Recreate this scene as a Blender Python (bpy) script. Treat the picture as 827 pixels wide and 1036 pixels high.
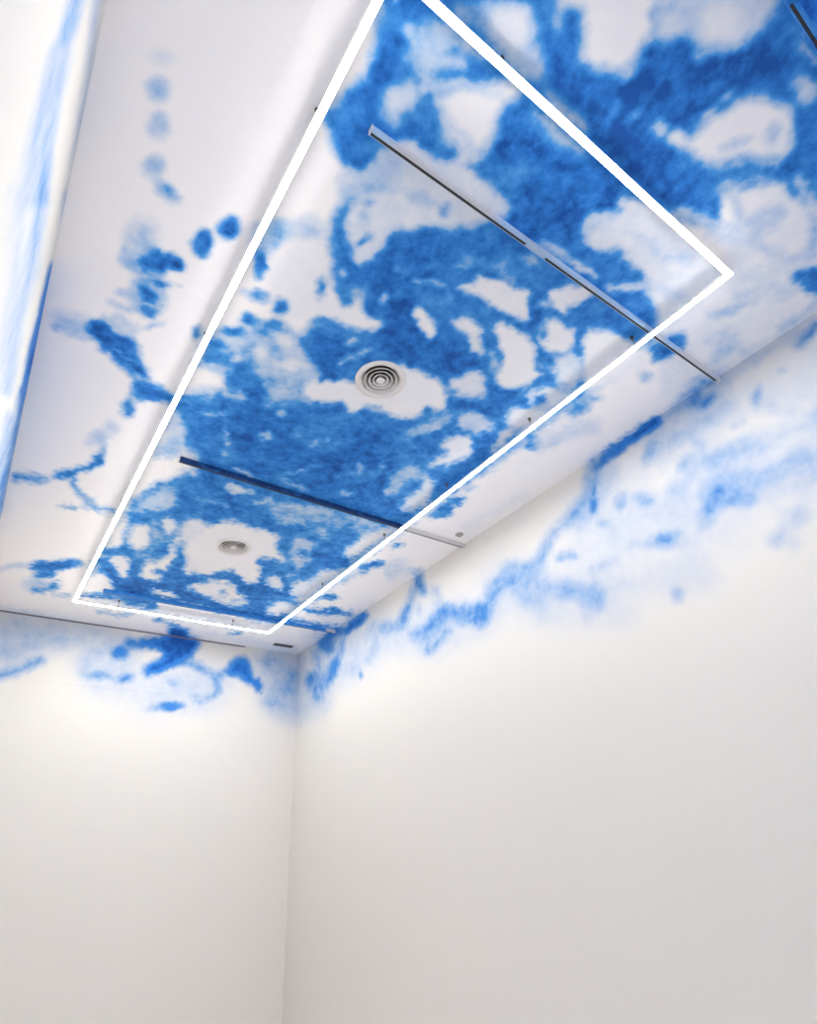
import bpy, bmesh, math, random
import numpy as np
from mathutils import Matrix, Vector

scene = bpy.context.scene
for o in list(bpy.data.objects):
    bpy.data.objects.remove(o)
C = scene.collection

# ------------------------------------------------------------------ camera, light, exposure
K = 1.9                      # metres per survey unit
CAM_Z = 2.35
RISE = 2.0 * K               # ceiling height above the lens
CEIL = CAM_Z + RISE
FPX = 575.2433612
PX, PY = 413.5, 518.0
RW = np.array([[0.81492015, -0.26441032, -0.51574445],      # rows: world axes seen in camera axes
               [-0.57643561, -0.46223636, -0.6738394],
               [-0.06022575, 0.84641877, -0.52910124]])
cam = bpy.data.cameras.new('camera')
cam.sensor_fit = 'HORIZONTAL'
cam.sensor_width = 36.0
cam.lens = 36.0 * FPX / 827.0
cam.clip_start = 0.02
cam_ob = bpy.data.objects.new('camera', cam)
M4 = Matrix([list(r) + [0] for r in RW] + [[0, 0, 0, 1]])
M4.translation = Vector((0, 0, CAM_Z))
cam_ob.matrix_world = M4
C.objects.link(cam_ob)
scene.camera = cam_ob

world = bpy.data.worlds.new('daylight')
scene.world = world
world.use_nodes = True
bg = world.node_tree.nodes['Background']
bg.inputs[0].default_value = (0.97, 0.95, 0.92, 1)
bg.inputs[1].default_value = 0.4

# added fill light at the open end of the room, behind the photographer
al = bpy.data.lights.new('rear_fill_light', 'AREA')
al.shape = 'RECTANGLE'
al.size = 5.0
al.size_y = 4.2
al.energy = 15
al.color = (1.0, 0.975, 0.95)
al_ob = bpy.data.objects.new('rear_fill_light', al)
al_ob.location = (2.2, -8.2, 3.0)
al_ob.rotation_euler = (math.radians(90), 0, 0)
C.objects.link(al_ob)

scene.view_settings.view_transform = 'Standard'
scene.view_settings.look = 'None'
scene.view_settings.gamma = 1.0
scene.view_settings.use_curve_mapping = False
scene.view_settings.exposure = 2.32

# ------------------------------------------------------------------ survey helpers
def on_ceiling(px, py, z=CEIL):
    d = RW @ np.array([px - PX, -(py - PY), -FPX])
    t = (z - CAM_Z) / d[2]
    return d[0] * t, d[1] * t

def to_photo(P):
    c = (P - np.array([0, 0, CAM_Z])) @ RW          # world -> camera axes
    w = np.maximum(-c[:, 2], 0.05)
    return PX + FPX * c[:, 0] / w, PY - FPX * c[:, 1] / w

X0, X1 = -0.235 * K, 2.575 * K
Y0, Y1 = -8.0, 5.48 * K

# ------------------------------------------------------------------ value noise (for the ragged spray edges)
def vnoise(x, y, seed):
    rng = np.random.RandomState(seed)
    tab = rng.rand(256, 256)
    xi = np.floor(x).astype(int); yi = np.floor(y).astype(int)
    fx = x - xi; fy = y - yi
    fx = fx * fx * (3 - 2 * fx); fy = fy * fy * (3 - 2 * fy)
    g = lambda a, b: tab[a & 255, b & 255]
    return ((g(xi, yi) * (1 - fx) + g(xi + 1, yi) * fx) * (1 - fy) +
            (g(xi, yi + 1) * (1 - fx) + g(xi + 1, yi + 1) * fx) * fy) - 0.5

def fbm(x, y, seed, n=3):
    r = 0; a = 1.0
    for i in range(n):
        r = r + a * vnoise(x * 2 ** i + 17 * i, y * 2 ** i + 5 * i, seed + i); a *= 0.55
    return r

# ------------------------------------------------------------------ the spray-painted sky, stroke by stroke
# (origin x, origin y, scale, softness, [shapes]); 'p' outline, 'e' spots, 'l' brush line; second entry = how much blue
STROKES = [
(0, 0, 1, 9, [
 ('p', .78, [386,-170, 385,20, 377,60, 354,92, 336,110, 333,122, 340,150, 352,166, 362,190, 345,205, 332,235, 338,280, 340,305, 322,325, 306,342, 285,330, 262,325, 250,338, 224,330, 207,345, 203,365, 228,376, 232,396, 205,398, 178,402, 172,414, 178,440, 198,462, 200,476, 178,480, 152,490, 132,510, 118,540, 102,565, 86,598, 120,606, 270,636, 330,592, 410,535, 550,430, 632,368, 668,338, 664,312, 655,292, 655,276, 634,264, 630,240, 636,208, 665,212, 700,226, 728,222, 732,192, 760,195, 790,184, 804,206, 840,215, 1000,260, 1000,-170], 9),
 # deeper passages
 ('p', .95, [640,50, 700,40, 780,40, 830,60, 800,95, 740,105, 700,115, 660,160, 690,195, 640,190, 610,165, 600,120, 600,80], 22),
 ('p', .9, [540,60, 600,70, 600,150, 560,100], 14),
 ('p', .9, [500,120, 540,140, 600,160, 640,200, 620,240, 560,235, 500,180], 16),
 ('p', .88, [400,240, 460,280, 420,300, 440,340, 400,360, 370,330, 380,280], 14),
 ('p', .88, [420,320, 480,360, 470,380, 420,375, 400,350], 10),
 ('p', .86, [240,430, 330,440, 380,430, 400,460, 390,500, 300,480, 230,470], 16),
 ('e', .9, [(360,150,22,18,20),(390,70,12,40,15)], 8),
]),
# top, between the light and the front track
(400, 0, 4.135, 9, [
 ('p', .33, [140,80, 70,150, 50,230, 90,290, 130,340, 180,300, 200,240, 260,220, 330,240, 400,260, 300,150, 200,70]),
 ('p', .8, [130,400, 170,300, 220,255, 280,285, 390,260, 400,290, 330,335, 270,370, 180,395]),
 ('p', .18, [0,350, 60,330, 110,370, 90,430, 40,470, 20,520, 0,530, -60,470, -50,380]),
 ('p', .03, [160,420, 230,380, 330,350, 430,340, 480,340, 530,400, 470,440, 440,480, 430,560, 380,630, 330,640, 300,690, 250,690, 280,630, 240,590, 205,520, 200,460]),
 ('p', .28, [230,10, 570,10, 580,110, 600,220, 640,290, 610,350, 540,330, 460,250, 380,160]),
 ('p', .1, [400,40, 550,20, 560,120, 540,200, 480,190, 420,110]),
 ('p', .5, [220,0, 380,20, 370,100, 330,110]),
 ('p', .3, [650,0, 740,0, 700,80, 680,120, 655,70]),
 ('p', .25, [560,440, 640,480, 700,560, 800,640, 760,640, 680,600, 630,560]),
 ('p', .3, [640,380, 700,440, 800,520, 790,560, 700,500, 630,430]),
 ('e', .6, [(520,720,90,40,-15)], 12),
]),
(600, 0, 4.135, 9, [
 ('p', .02, [-30,-200, 300,-200, 270,30, 270,90, 230,180, 190,230, 150,320, 110,310, 50,290, 10,300, -40,250, -50,150, -40,30]),
 ('p', .2, [300,-200, 800,-200, 770,60, 720,110, 640,170, 590,200, 530,215, 470,200, 420,190, 400,150, 330,170, 270,190, 250,130]),
 ('p', .08, [450,20, 620,20, 620,120, 560,190, 480,170]),
 ('p', .03, [450,530, 480,490, 560,460, 610,415, 680,410, 760,430, 830,440, 860,520, 840,600, 800,650, 760,690, 700,680, 640,650, 560,670, 530,690, 450,680, 400,640, 350,610]),
 ('e', .08, [(355,580,34,38)], 5), ('e', .3, [(283,545,32,34)], 6), ('e', .45, [(175,485,36,16,-45)], 6),
 ('l', .45, [780,160, 827,110], 12), ('l', .5, [840,60, 900,140], 14),
 ('e', .2, [(890,380,50,60)], 8),
]),
(0, 0, 1, 7, [
 ('p', .08, [731,187, 762,191, 783,184, 797,201, 818,208, 850,222, 850,257, 804,275, 795,290, 830,300, 830,315, 760,365, 668,425, 665,320, 738,278, 728,225]),
 ('p', .04, [556,-170, 556,5, 600,8, 640,4, 660,-170]),
]),
# cloud around the front track
(0, 0, 1, 6, [
 ('p', .12, [385,156, 402,140, 425,146, 445,163, 469,163, 494,189, 516,207, 512,221, 483,228, 454,234, 436,228, 414,232, 392,236, 381,254, 363,268, 356,254, 352,225, 367,203, 363,181, 376,165]),
 ('e', .3, [(376,190,10,26,15),(395,160,14,8,40)], 7),
 ('e', .55, [(450,213,7,8),(368,244,4,9)], 4),
 ('e', .3, [(425,200,14,7,20)], 7),
 ('p', .1, [404,-2, 400,-4, 398,2], 4),
]),
(200, 0, 4.135, 6, [
 ('e', .75, [(565,495,26,40,-10),(640,520,40,60),(690,610,60,45)]),
 ('p', .35, [590,740, 700,720, 827,700, 827,827, 600,827], 8),
 ('e', .2, [(640,740,40,25)]),
]),
# left of the light: the blue flower of strokes on bare ceiling
(0, 0, 4.135, 7, [
 ('e', .42, [(665,370,42,45)]), ('e', .3, [(660,520,40,45)]), ('e', .4, [(645,695,36,42)]), ('e', .55, [(705,800,50,22,45)]), ('e', .1, [(680,240,50,30)]),
 ('lw', .62, [330,-40, 255,230, 215,430, 190,600, 170,830], 20, 8),
 ('lw', .25, [410,-40, 380,250, 340,520, 300,830], 16, 5),
 ('lw', .25, [250,230, 200,430, 150,640, 110,830], 40, 8),
]),
(0, 200, 4.135, 6, [
 ('e', .28, [(590,170,60,70)], 12),
 ('p', .9, [560,262, 600,225, 660,220, 690,250, 715,228, 750,260, 765,292, 735,302, 700,282, 684,320, 650,322, 600,310]),
 ('e', .42, [(620,400,75,85),(620,265,85,50)], 9),
 ('p', .9, [570,262, 610,232, 660,225, 690,255, 715,232, 748,260, 762,290, 735,300, 700,285, 680,318, 650,320, 605,308], 4),
 ('p', .82, [620,330, 680,350, 705,388, 655,372], 4),
 ('p', .85, [572,362, 620,372, 672,418, 650,438, 595,420], 4),
 ('p', .7, [580,450, 665,470, 640,502, 600,500], 5),
 ('e', .35, [(640,535,32,9,-20)], 5),
 ('p', .3, [220,470, 370,495, 400,590, 330,570, 220,545], 8),
 ('l', .45, [230,540, 380,580], 10, 5),
 ('p', .9, [365,530, 420,505, 460,535, 500,570, 560,590, 590,645, 600,700, 635,752, 560,742, 500,705, 450,652, 400,592], 5),
 ('l', .3, [480,500, 560,560], 14, 6),
 ('p', .85, [545,755, 620,765, 700,815, 727,850, 620,832, 560,820], 5),
 ('l', .5, [535,740, 620,750], 5, 3),
 ('e', .6, [(825,560,18,22)], 4), ('e', .6, [(825,690,14,22)], 4),
 ('e', .85, [(25,190,0.1,0.1)]),
 # wall on the left
 ('lw', .5, [175,-20, 130,300, 70,500, 25,800], 15, 8),
 ('lw', .2, [90,-20, 60,400, 0,700], 26, 12),
 ('pw', .9, [215,270, 240,290, 222,420, 200,560, 150,690, 100,850, 85,850, 120,640, 160,500, 190,360], 4),
 ('lw', .3, [280,-20, 245,240], 8, 4),
]),
(200, 200, 4.135, 5, [
 ('e', .35, [(330,140,90,50,-10),(470,140,45,50),(270,200,40,60)], 10),
 ('e', .55, [(325,150,25,45,10)], 8),
 ('p', .04, [300,330, 290,290, 350,260, 370,200, 430,180, 500,170, 530,230, 545,300, 560,370, 600,440, 645,450, 655,395, 685,400, 692,470, 720,492, 775,505, 770,535, 725,560, 680,553, 620,530, 560,512, 500,495, 430,520, 370,500, 370,440, 290,390]),
 ('e', .05, [(640,120,0.1,0.1)]),
 ('p', .12, [620,100, 640,30, 700,-20, 827,-30, 850,90, 790,180, 740,240, 700,280, 665,280, 665,200, 650,150]),
 ('e', .6, [(715,10,18,14),(690,180,24,14,-30),(715,165,14,14)], 4), ('e', .3, [(700,70,20,40)], 6),
 ('e', .92, [(132,122,44,46,30)]), ('e', .88, [(25,190,42,50)]),
 ('e', .82, [(258,275,26,56)]), ('e', .8, [(262,412,30,17,15)]), ('l', .4, [190,395, 290,420], 8, 4),
 ('e', .9, [(345,452,27,28)]), ('e', .82, [(217,503,29,21,15)]), ('e', .65, [(325,530,34,26)]), ('e', .8, [(522,378,18,34,10)]),
 ('p', .3, [80,560, 200,545, 300,560, 440,600, 480,680, 540,760, 600,860, 240,860, 130,760, 40,690, 40,620], 8),
 ('e', .88, [(150,558,42,25)]), ('e', .85, [(85,613,34,22,10),(85,665,48,20,5)]),
 ('e', .6, [(210,650,28,42),(130,680,40,30)]), ('e', .82, [(190,740,60,50),(240,810,60,50),(160,770,40,30)]),
 ('e', .1, [(262,655,24,28),(365,600,40,26,15),(390,700,60,22)], 5), ('e', .15, [(165,680,16,14)], 4),
 ('p', .85, [440,590, 500,572, 570,575, 620,620, 600,660, 590,700, 545,722, 500,700, 480,650, 445,620]),
 ('e', .85, [(565,755,46,28,-15)]), ('e', .6, [(520,530,38,18)]), ('e', .3, [(645,608,26,14,-30)], 4),
 ('e', .3, [(610,320,18,20),(780,420,18,22)], 4), ('l', .35, [600,690, 720,640], 7, 3),
 ('e', .5, [(320,640,24,30),(330,765,60,24),(430,800,40,30)], 6),
]),
# middle, right half
(400, 200, 4.135, 5, [
 ('p', .03, [70,465, 100,460, 150,500, 175,550, 150,585, 120,575, 90,530, 70,500], 3.5),
 ('p', .08, [240,510, 310,500, 360,540, 355,590, 385,650, 340,655, 310,620, 300,570, 250,540], 4),
 ('p', .05, [250,370, 340,355, 350,310, 390,340, 450,340, 510,380, 575,385, 548,430, 570,490, 550,520, 510,500, 450,490, 400,460, 370,420, 320,400], 4),
 ('p', .03, [410,550, 450,520, 500,550, 560,590, 590,640, 580,700, 620,740, 590,770, 520,800, 450,805, 420,770, 450,700, 445,610], 4),
 ('p', .05, [610,520, 660,510, 700,540, 750,545, 750,630, 700,660, 640,650, 600,610], 4),
 ('p', .15, [680,670, 770,650, 790,740, 740,810, 680,780, 660,720], 5),
 ('p', .06, [640,400, 700,370, 800,365, 840,400, 800,430, 720,450, 715,490, 680,480, 650,440], 4),
 ('p', .12, [300,740, 340,720, 380,750, 370,780, 385,830, 280,835, 220,800, 240,760], 4),
 ('l', .42, [95,350, 150,355, 200,370, 235,420], 10, 4), ('e', .42, [(565,260,32,20),(275,290,25,10),(5,295,14,14)], 4),
 ('p', .15, [600,175, 680,205, 760,262, 840,310, 827,330, 740,290, 640,225], 4),
 ('p', .25, [780,95, 850,60, 960,40, 960,190, 850,205, 790,190]),
 ('p', .2, [420,0, 480,20, 490,60, 440,60]),
 ('p', .03, [-40,690, 60,700, 130,730, 190,765, 215,810, 215,900, 0,900]),
 ('p', .08, [560,815, 640,780, 700,810, 640,860, 560,850]),
 ('e', .7, [(622,700,34,18)], 3), ('e', .6, [(245,805,24,12)], 3), ('e', .75, [(620,570,18,25,10)], 4),
 ('e', .35, [(420,700,20,40),(620,450,30,12)], 5),
]),
(600, 200, 3.643, 5, [
 ('p', .12, [90,0, 110,60, 60,95, 0,130, -20,180, 40,195, 110,180, 130,240, 205,275, 225,330, 260,370, 260,470, 300,470, 500,290, 380,180, 160,0]),
 ('p', .2, [45,325, 120,300, 200,325, 215,345, 110,342, 60,348], 4),
 ('p', .85, [225,0, 480,0, 480,90, 440,110, 380,75, 310,60], 6),
 ('p', .03, [470,-15, 640,-20, 640,60, 560,110, 500,110, 470,60]),
 ('p', .2, [560,80, 640,20, 700,60, 640,140, 540,180, 430,150, 400,110, 480,120], 8),
 ('p', .8, [720,290, 760,262, 900,250, 900,370, 800,350, 740,320], 6),
 ('l', .45, [827,60, 815,200], 18, 7), ('l', .3, [827,380, 760,440, 700,480], 14, 7),
 ('p', .8, [210,560, 245,515, 300,500, 352,495, 345,540, 300,580, 250,600, 212,610], 5), ('e', .32, [(192,660,20,14)], 5),
 ('p', .05, [-40,480, 60,490, 100,520, 150,530, 172,560, 200,575, 200,620, 150,640, 40,700, -40,700]),
 ('p', .35, [430,610, 470,540, 530,525, 520,565, 450,610], 7), ('e', .3, [(520,405,60,14,-20),(480,420,40,14)], 7), ('l', .25, [440,520, 520,500, 560,560, 600,600], 12, 8),
 ('l', .2, [600,380, 740,340], 12, 10), ('l', .2, [560,300, 700,250], 14, 12),
 # streaks on the wall below
 ('l', .55, [900,430, 827,470, 760,540], 16, 7), ('e', .35, [(610,720,18,38,10),(700,640,20,14)], 6),
 ('l', .5, [475,665, 400,690, 330,770, 240,840], 24, 8), ('l', .22, [470,670, 600,590, 740,500], 22, 8),
 ('l', .2, [500,690, 560,800], 14, 8), ('e', .2, [(770,740,60,14,-10)], 8),
]),
(400, 400, 4.135, 5, [
 ('p', .04, [-20,-20, 190,0, 180,40, 130,50, 110,75, 60,90, 0,82, -30,60]),
 ('p', .22, [255,90, 330,68, 400,100, 415,140, 350,172, 300,150, 250,120], 4),
 ('p', .08, [190,200, 260,170, 320,170, 325,240, 280,280, 200,290, 130,290, 180,250, 230,240, 190,222], 4),
 ('p', .15, [120,320, 160,360, 150,430, 110,470, 30,485, 0,470, 60,430, 100,400], 4),
 ('e', .35, [(140,130,110,25,-25),(60,330,60,30)], 8),
 ('p', .15, [420,165, 450,140, 500,150, 480,190, 430,225, 405,235], 4),
 ('p', .08, [460,85, 500,50, 580,40, 650,60, 620,110, 520,150, 475,125], 5),
 ('p', .12, [540,-10, 720,-30, 740,10, 660,60, 600,50, 560,30], 5),
 ('e', .85, [(500,18,52,20,15),(605,18,25,18)], 4), ('e', .85, [(140,68,28,20,-20)], 4),
 ('e', .8, [(375,190,45,30,-25)], 4),
 ('p', 0, [840,30, 640,150, 500,250, 300,390, 150,480, 40,570, -200,740, -160,790, 320,620, 560,480, 900,250], 4),
 ('e', .85, [(575,197,30,28,15)], 4), ('e', .35, [(650,200,42,13,-15)], 5), ('l', .2, [600,200, 720,150, 827,130], 22, 9),
 ('e', .5, [(770,50,50,32,-30)], 6), ('e', .4, [(830,10,30,12)], 5),
 ('e', .8, [(258,440,36,16,-20),(210,482,38,28,-20),(175,505,30,14)], 4), ('e', .3, [(310,390,30,9,-10)], 4), ('e', .75, [(12,627,20,9,-20)], 3),
 ('l', .1, [540,420, 300,560], 14, 8), ('e', .75, [(210,400,50,25,-30)], 4),
 ('p', .12, [-40,690, 60,690, 30,760, -40,790], 6),
]),
(200, 400, 4.135, 4, [
 ('p', .04, [450,-10, 500,30, 560,40, 620,30, 640,72, 700,55, 760,60, 840,95, 900,70, 900,-60, 450,-60]),
 ('p', .25, [100,-10, 210,-10, 200,22, 150,22], 4),
 ('e', .42, [(45,70,25,9),(100,75,22,9),(285,165,25,16),(120,150,12,22),(490,200,20,12),(680,300,15,12),(620,410,22,10),(430,322,32,9,-10),(380,330,22,7),(112,240,15,12),(482,295,12,6),(760,300,8,25,30),(130,200,10,18),(350,80,18,10),(540,180,10,10)], 3),
 ('p', .25, [140,305, 200,310, 240,338, 170,328], 3), ('p', .2, [110,380, 180,375, 235,400, 220,415, 130,405], 3),
 ('p', .32, [270,440, 310,420, 325,455, 290,458, 210,440], 3), ('l', .4, [0,425, 60,440, 120,462], 6, 3),
 ('p', .5, [330,440, 460,450, 640,500, 740,540, 760,565, 650,590, 560,555, 440,540, 350,530, 300,490], 7),
 ('l', .25, [370,460, 460,480, 560,500], 10, 4), ('l', .25, [340,520, 440,530], 7, 4), ('e', .3, [(690,530,50,12,15),(410,380,40,6,20)], 4),
 ('p', .02, [-20,560, 20,540, 60,545, 90,520, 150,525, 230,560, 300,575, 335,595, 330,650, 370,690, 340,712, 290,690, 258,680, 270,760, 220,788, 170,762, 150,735, 110,740, 70,748, 20,762, -30,720, -60,660, -50,600], 4),
 ('p', .3, [380,600, 480,575, 540,560, 560,600, 480,650, 470,700, 400,760, 372,760, 395,690], 5),
 ('e', .8, [(620,570,40,22,20),(500,600,30,16,10),(540,640,40,16,10),(440,660,30,10)], 5),
 ('p', .06, [700,575, 800,550, 840,555, 780,605, 640,690, 600,662], 4),
 ('l', .82, [480,650, 550,690, 620,697], 10, 3), ('e', .8, [(270,695,16,12),(310,740,36,20,10),(320,700,20,10),(90,748,22,8),(400,720,14,24)], 3),
 ('p', .14, [490,745, 580,720, 610,740, 520,800, 480,840, 440,827], 4),
 ('p', .12, [300,765, 350,765, 360,800, 320,810], 3), ('p', .05, [0,790, 60,772, 150,792, 170,840, 0,840], 4),
 ('p', .1, [395,785, 450,770, 490,790, 460,840, 400,840], 4), ('l', .85, [140,760, 200,800, 290,812], 12, 3),
 ('p', .35, [800,340, 840,330, 860,400, 780,420], 4), ('e', .75, [(720,715,38,12,-15)], 4),
]),
(0, 400, 4.135, 4, [
 ('p', .22, [680,90, 740,90, 790,150, 770,200, 740,190, 690,150, 680,120], 5), ('p', .4, [650,200, 740,190, 760,250, 690,270, 640,260], 6),
 ('p', 0, [610,275, 660,262, 760,270, 800,300, 720,335, 640,375, 570,420, 545,440], 4),
 ('p', .28, [600,430, 680,380, 740,390, 745,450, 690,485, 590,492, 560,470], 5), ('e', .5, [(590,440,30,16,-30)], 5),
 ('p', .03, [540,555, 600,530, 635,570, 622,640, 565,655, 530,610], 4), ('p', .03, [500,520, 540,515, 530,560, 505,640, 440,640, 470,570], 4),
 ('p', .1, [670,535, 700,505, 750,520, 740,560, 690,600], 4), ('p', .08, [775,520, 840,500, 870,540, 827,600, 760,620, 700,640], 4),
 ('e', .4, [(650,560,24,60,10),(600,670,40,14)], 5),
 ('p', .03, [450,680, 530,660, 552,710, 530,770, 490,752], 3.5), ('p', 0, [595,700, 690,680, 720,640, 745,650, 690,760, 640,790, 590,760], 4),
 ('p', .04, [760,700, 820,680, 850,720, 780,762], 4),
 ('p', .02, [420,745, 470,780, 470,810, 430,830, 360,827], 4),
 ('l', .75, [430,655, 490,642, 560,662], 8, 3), ('l', .7, [540,500, 640,500, 730,480], 9, 3), ('l', .55, [660,520, 680,590, 640,650], 10, 4), ('l', .5, [750,575, 690,620], 6, 3),
 ('p', .7, [50,320, 120,325, 200,345, 212,358, 130,358, 50,362], 4),
 ('p', .85, [225,328, 300,310, 350,290, 390,270, 400,235, 430,235, 437,290, 380,308, 320,322, 300,342, 240,342], 4),
 ('e', .4, [(410,170,25,18),(430,215,16,28)], 5), ('l', .25, [470,120, 380,190], 14, 7), ('l', .2, [480,150, 440,170], 12, 6),
 ('l', .7, [310,350, 328,410, 370,462, 470,486], 9, 4), ('l', .5, [350,430, 390,445], 8, 4), ('e', .5, [(300,468,36,7,3)], 4), ('e', .7, [(535,50,26,36)], 5),
 ('l', .8, [560,-5, 700,15], 14, 5),
 ('p', .88, [100,716, 200,690, 330,688, 362,708, 250,722, 215,752, 175,742], 3.5), ('e', .5, [(215,800,38,14,-10)], 4), ('e', .3, [(160,790,50,20)], 6),
 ('l', .3, [0,722, 100,712], 6, 4), ('l', .8, [410,690, 440,730, 500,780], 12, 3.5), ('l', .85, [540,770, 640,810, 827,780], 14, 4), ('e', .8, [(560,740,18,30,-20)], 4), ('l', .8, [700,770, 740,690], 12, 4),
 # left wall
 ('lw', .7, [100,-20, 60,180, 20,330, 0,470], 14, 5), ('lw', .35, [50,100, 0,300], 22, 8), ('lw', .5, [55,320, 30,450, 0,560], 8, 5),
]),
# foot of the picture of the ceiling and the back wall
(0, 580, 4.594, 4, [
 ('p', .02, [400,20, 480,0, 525,50, 460,82, 385,92, 370,70], 3.5),
 ('e', .8, [(200,8,55,14,-5)], 4), ('l', .7, [160,72, 220,70, 255,50], 9, 3.5), ('l', .4, [255,98, 315,108], 5, 3),
 ('l', .85, [390,104, 560,98], 7, 3), ('l', .88, [500,-5, 550,48, 640,75, 827,88], 15, 3.5), ('l', .88, [580,115, 650,135, 730,155], 12, 3.5),
 ('e', 0, [(775,92,42,16,10)], 3), ('p', .03, [755,135, 840,140, 840,185, 760,170], 3),
 ('l', .6, [460,180, 600,195], 4, 3), ('l', .7, [720,215, 827,240], 8, 3),
 ('e', .15, [(120,180,120,14,10)], 8), ('h', .26, [-60,180, 500,262, 440,330, 300,350, 180,360, 100,420, -60,440], 14), ('h', .16, [340,330, 560,300, 700,560, 500,560, 380,520], 18), ('p', .2, [400,280, 640,290, 620,400, 480,520, 400,480, 420,380], 12), ('p', .12, [460,500, 700,480, 780,560, 740,700, 500,560], 18),
 ('e', .85, [(558,370,32,26)], 5), ('l', .75, [600,325, 680,330, 760,325], 18, 5), ('l', .85, [690,450, 760,420, 850,390], 20, 6),
 ('e', .65, [(450,474,48,16,5),(578,488,34,16,-15)], 6), ('e', .68, [(790,614,40,18)], 6), ('e', .3, [(715,632,34,10)], 6), ('e', .3, [(820,510,30,14)], 6),
 ('l', .62, [0,474, 60,462, 120,435, 190,405], 13, 6), ('e', .3, [(325,300,30,16),(265,310,30,12)], 7), ('e', .3, [(130,335,28,12),(445,365,30,12)], 6), ('e', .25, [(405,425,26,30)], 8),
]),
(160, 580, 4.594, 4, [
 ('p', .05, [130,62, 200,40, 260,30, 330,50, 400,108, 425,145, 370,158, 280,125, 200,92], 3.5), ('e', .6, [(300,95,14,7),(370,130,20,6)], 3),
 ('p', .02, [360,-5, 470,-5, 480,15, 420,42, 380,30], 3.5), ('p', .08, [530,135, 600,138, 632,168, 580,192, 510,192, 498,155], 3.5),
 ('p', .15, [620,72, 680,60, 720,100, 680,132, 640,112], 4), ('p', .12, [740,-5, 840,-5, 790,42], 4), ('p', .1, [500,20, 560,15, 570,60, 520,60], 4),
 ('p', .05, [0,125, 120,140, 250,172, 400,205, 530,232, 560,238, 510,262, 300,232, 0,182], 3), ('e', 0, [(25,90,60,14,12)], 3),
 ('l', .9, [-60,40, 0,62, 130,92, 250,150, 430,190, 600,215], 10, 3), ('l', .85, [390,50, 440,68, 520,72], 9, 3), ('e', .9, [(572,95,38,14,5)], 3), ('l', .8, [430,100, 480,150, 470,180], 10, 3),
 ('l', .9, [690,168, 740,182, 840,176], 9, 3), ('l', .75, [600,215, 690,230, 770,248], 11, 3), ('e', .8, [(795,108,30,7)], 3), ('l', .8, [0,-10, 120,40, 230,20], 14, 3.5),
 ('e', .85, [(350,280,30,10,5)], 3),
 ('p', .08, [150,262, 400,285, 640,340, 400,340, 200,310], 3),
 ('p', .98, [60,248, 130,258, 150,290, 200,318, 170,360, 130,420, 40,440, 0,455, -40,440, 20,400, 30,370, -30,335, -80,325, -60,305, 30,300], 5),
 ('l', .5, [270,490, 350,440], 14, 7), ('p', .9, [315,450, 358,392, 412,388, 440,450, 445,485, 470,480, 495,520, 470,560, 430,520, 380,480, 335,470], 5),
 ('l', .5, [130,410, 200,440, 265,480, 280,550, 200,590], 18, 6), ('e', .7, [(50,615,58,18)], 6), ('e', .35, [(170,570,40,18),(80,505,30,18)], 7),
 ('h', .18, [20,420, 330,440, 330,560, 240,640, -60,640, -60,560], 16), ('h', .2, [690,300, 840,200, 840,500, 760,600, 690,560], 16),
 ('h', .28, [430,400, 560,340, 700,380, 700,620, 640,700, 560,660, 480,600, 500,520], 14),
 ('e', .45, [(540,600,34,18),(625,480,16,22),(590,540,28,20),(515,405,16,18)], 6),
 ('p', .75, [690,500, 712,455, 750,490, 765,560, 742,610, 705,560], 5), ('l', .45, [740,370, 755,440, 770,520], 12, 5), ('l', .85, [825,270, 770,330], 20, 5), ('l', .5, [820,430, 770,520], 12, 6),
 ('e', .2, [(730,600,50,60)], 12),
]),
(320, 560, 4.135, 4, [
 ('p', .92, [95,330, 150,275, 205,238, 222,262, 195,295, 145,330, 110,342], 4), ('e', .6, [(52,390,24,30)], 5), ('l', .55, [110,340, 100,420, 70,490, 30,550], 12, 6), ('e', .6, [(78,480,14,30,15)], 5), ('l', .5, [10,520, 0,600], 12, 6),
 ('h', .2, [100,330, 220,240, 300,280, 380,280, 540,200, 700,190, 840,60, 840,200, 700,320, 480,420, 300,400, 180,500, 60,560], 20),
 ('l', .62, [430,90, 400,180, 368,270, 345,305], 13, 5), ('l', .62, [425,90, 450,160], 13, 5), ('e', .42, [(285,308,30,22)], 6), ('l', .3, [500,150, 520,230], 11, 6), ('e', .3, [(430,235,10,20)], 5), ('l', .4, [290,310, 360,300], 12, 6),
 ('l', .6, [545,235, 485,300, 420,342], 20, 6), ('l', .6, [540,330, 510,370, 468,408], 11, 6),
 ('p', .58, [560,222, 640,220, 695,205, 735,150, 790,105, 850,80, 850,120, 765,170, 720,235, 700,280, 660,302, 610,290, 570,270], 7), ('e', .65, [(675,260,38,34)], 8),
 ('l', .3, [235,300, 245,380, 215,440], 13, 6), ('e', .25, [(150,480,28,28)], 6), ('e', .6, [(187,508,6,12)], 3),
 ('l', .85, [-10,10, 60,42, 125,38], 10, 3), ('l', .85, [190,68, 268,44], 10, 3.5), ('l', .8, [0,190, 70,182], 7, 3), ('l', .8, [0,238, 60,245, 150,250], 8, 3), ('l', .75, [0,300, 80,312], 8, 3), ('l', .35, [110,110, 190,80], 8, 4), ('l', .2, [300,70, 420,75], 6, 5),
]),
(500, 560, 4.135, 9, [
 ('h', .15, [-60,120, 80,40, 260,60, 640,20, 900,-40, 900,120, 640,150, 480,260, 200,280, 0,240], 26),
 ('l', .55, [15,130, 60,92, 130,78], 16, 6), ('l', .42, [120,90, 195,150], 22, 7), ('e', .38, [(290,168,34,24),(425,185,32,36)], 7), ('e', .3, [(390,248,16,30)], 7), ('e', .22, [(190,225,30,40)], 9),
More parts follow.
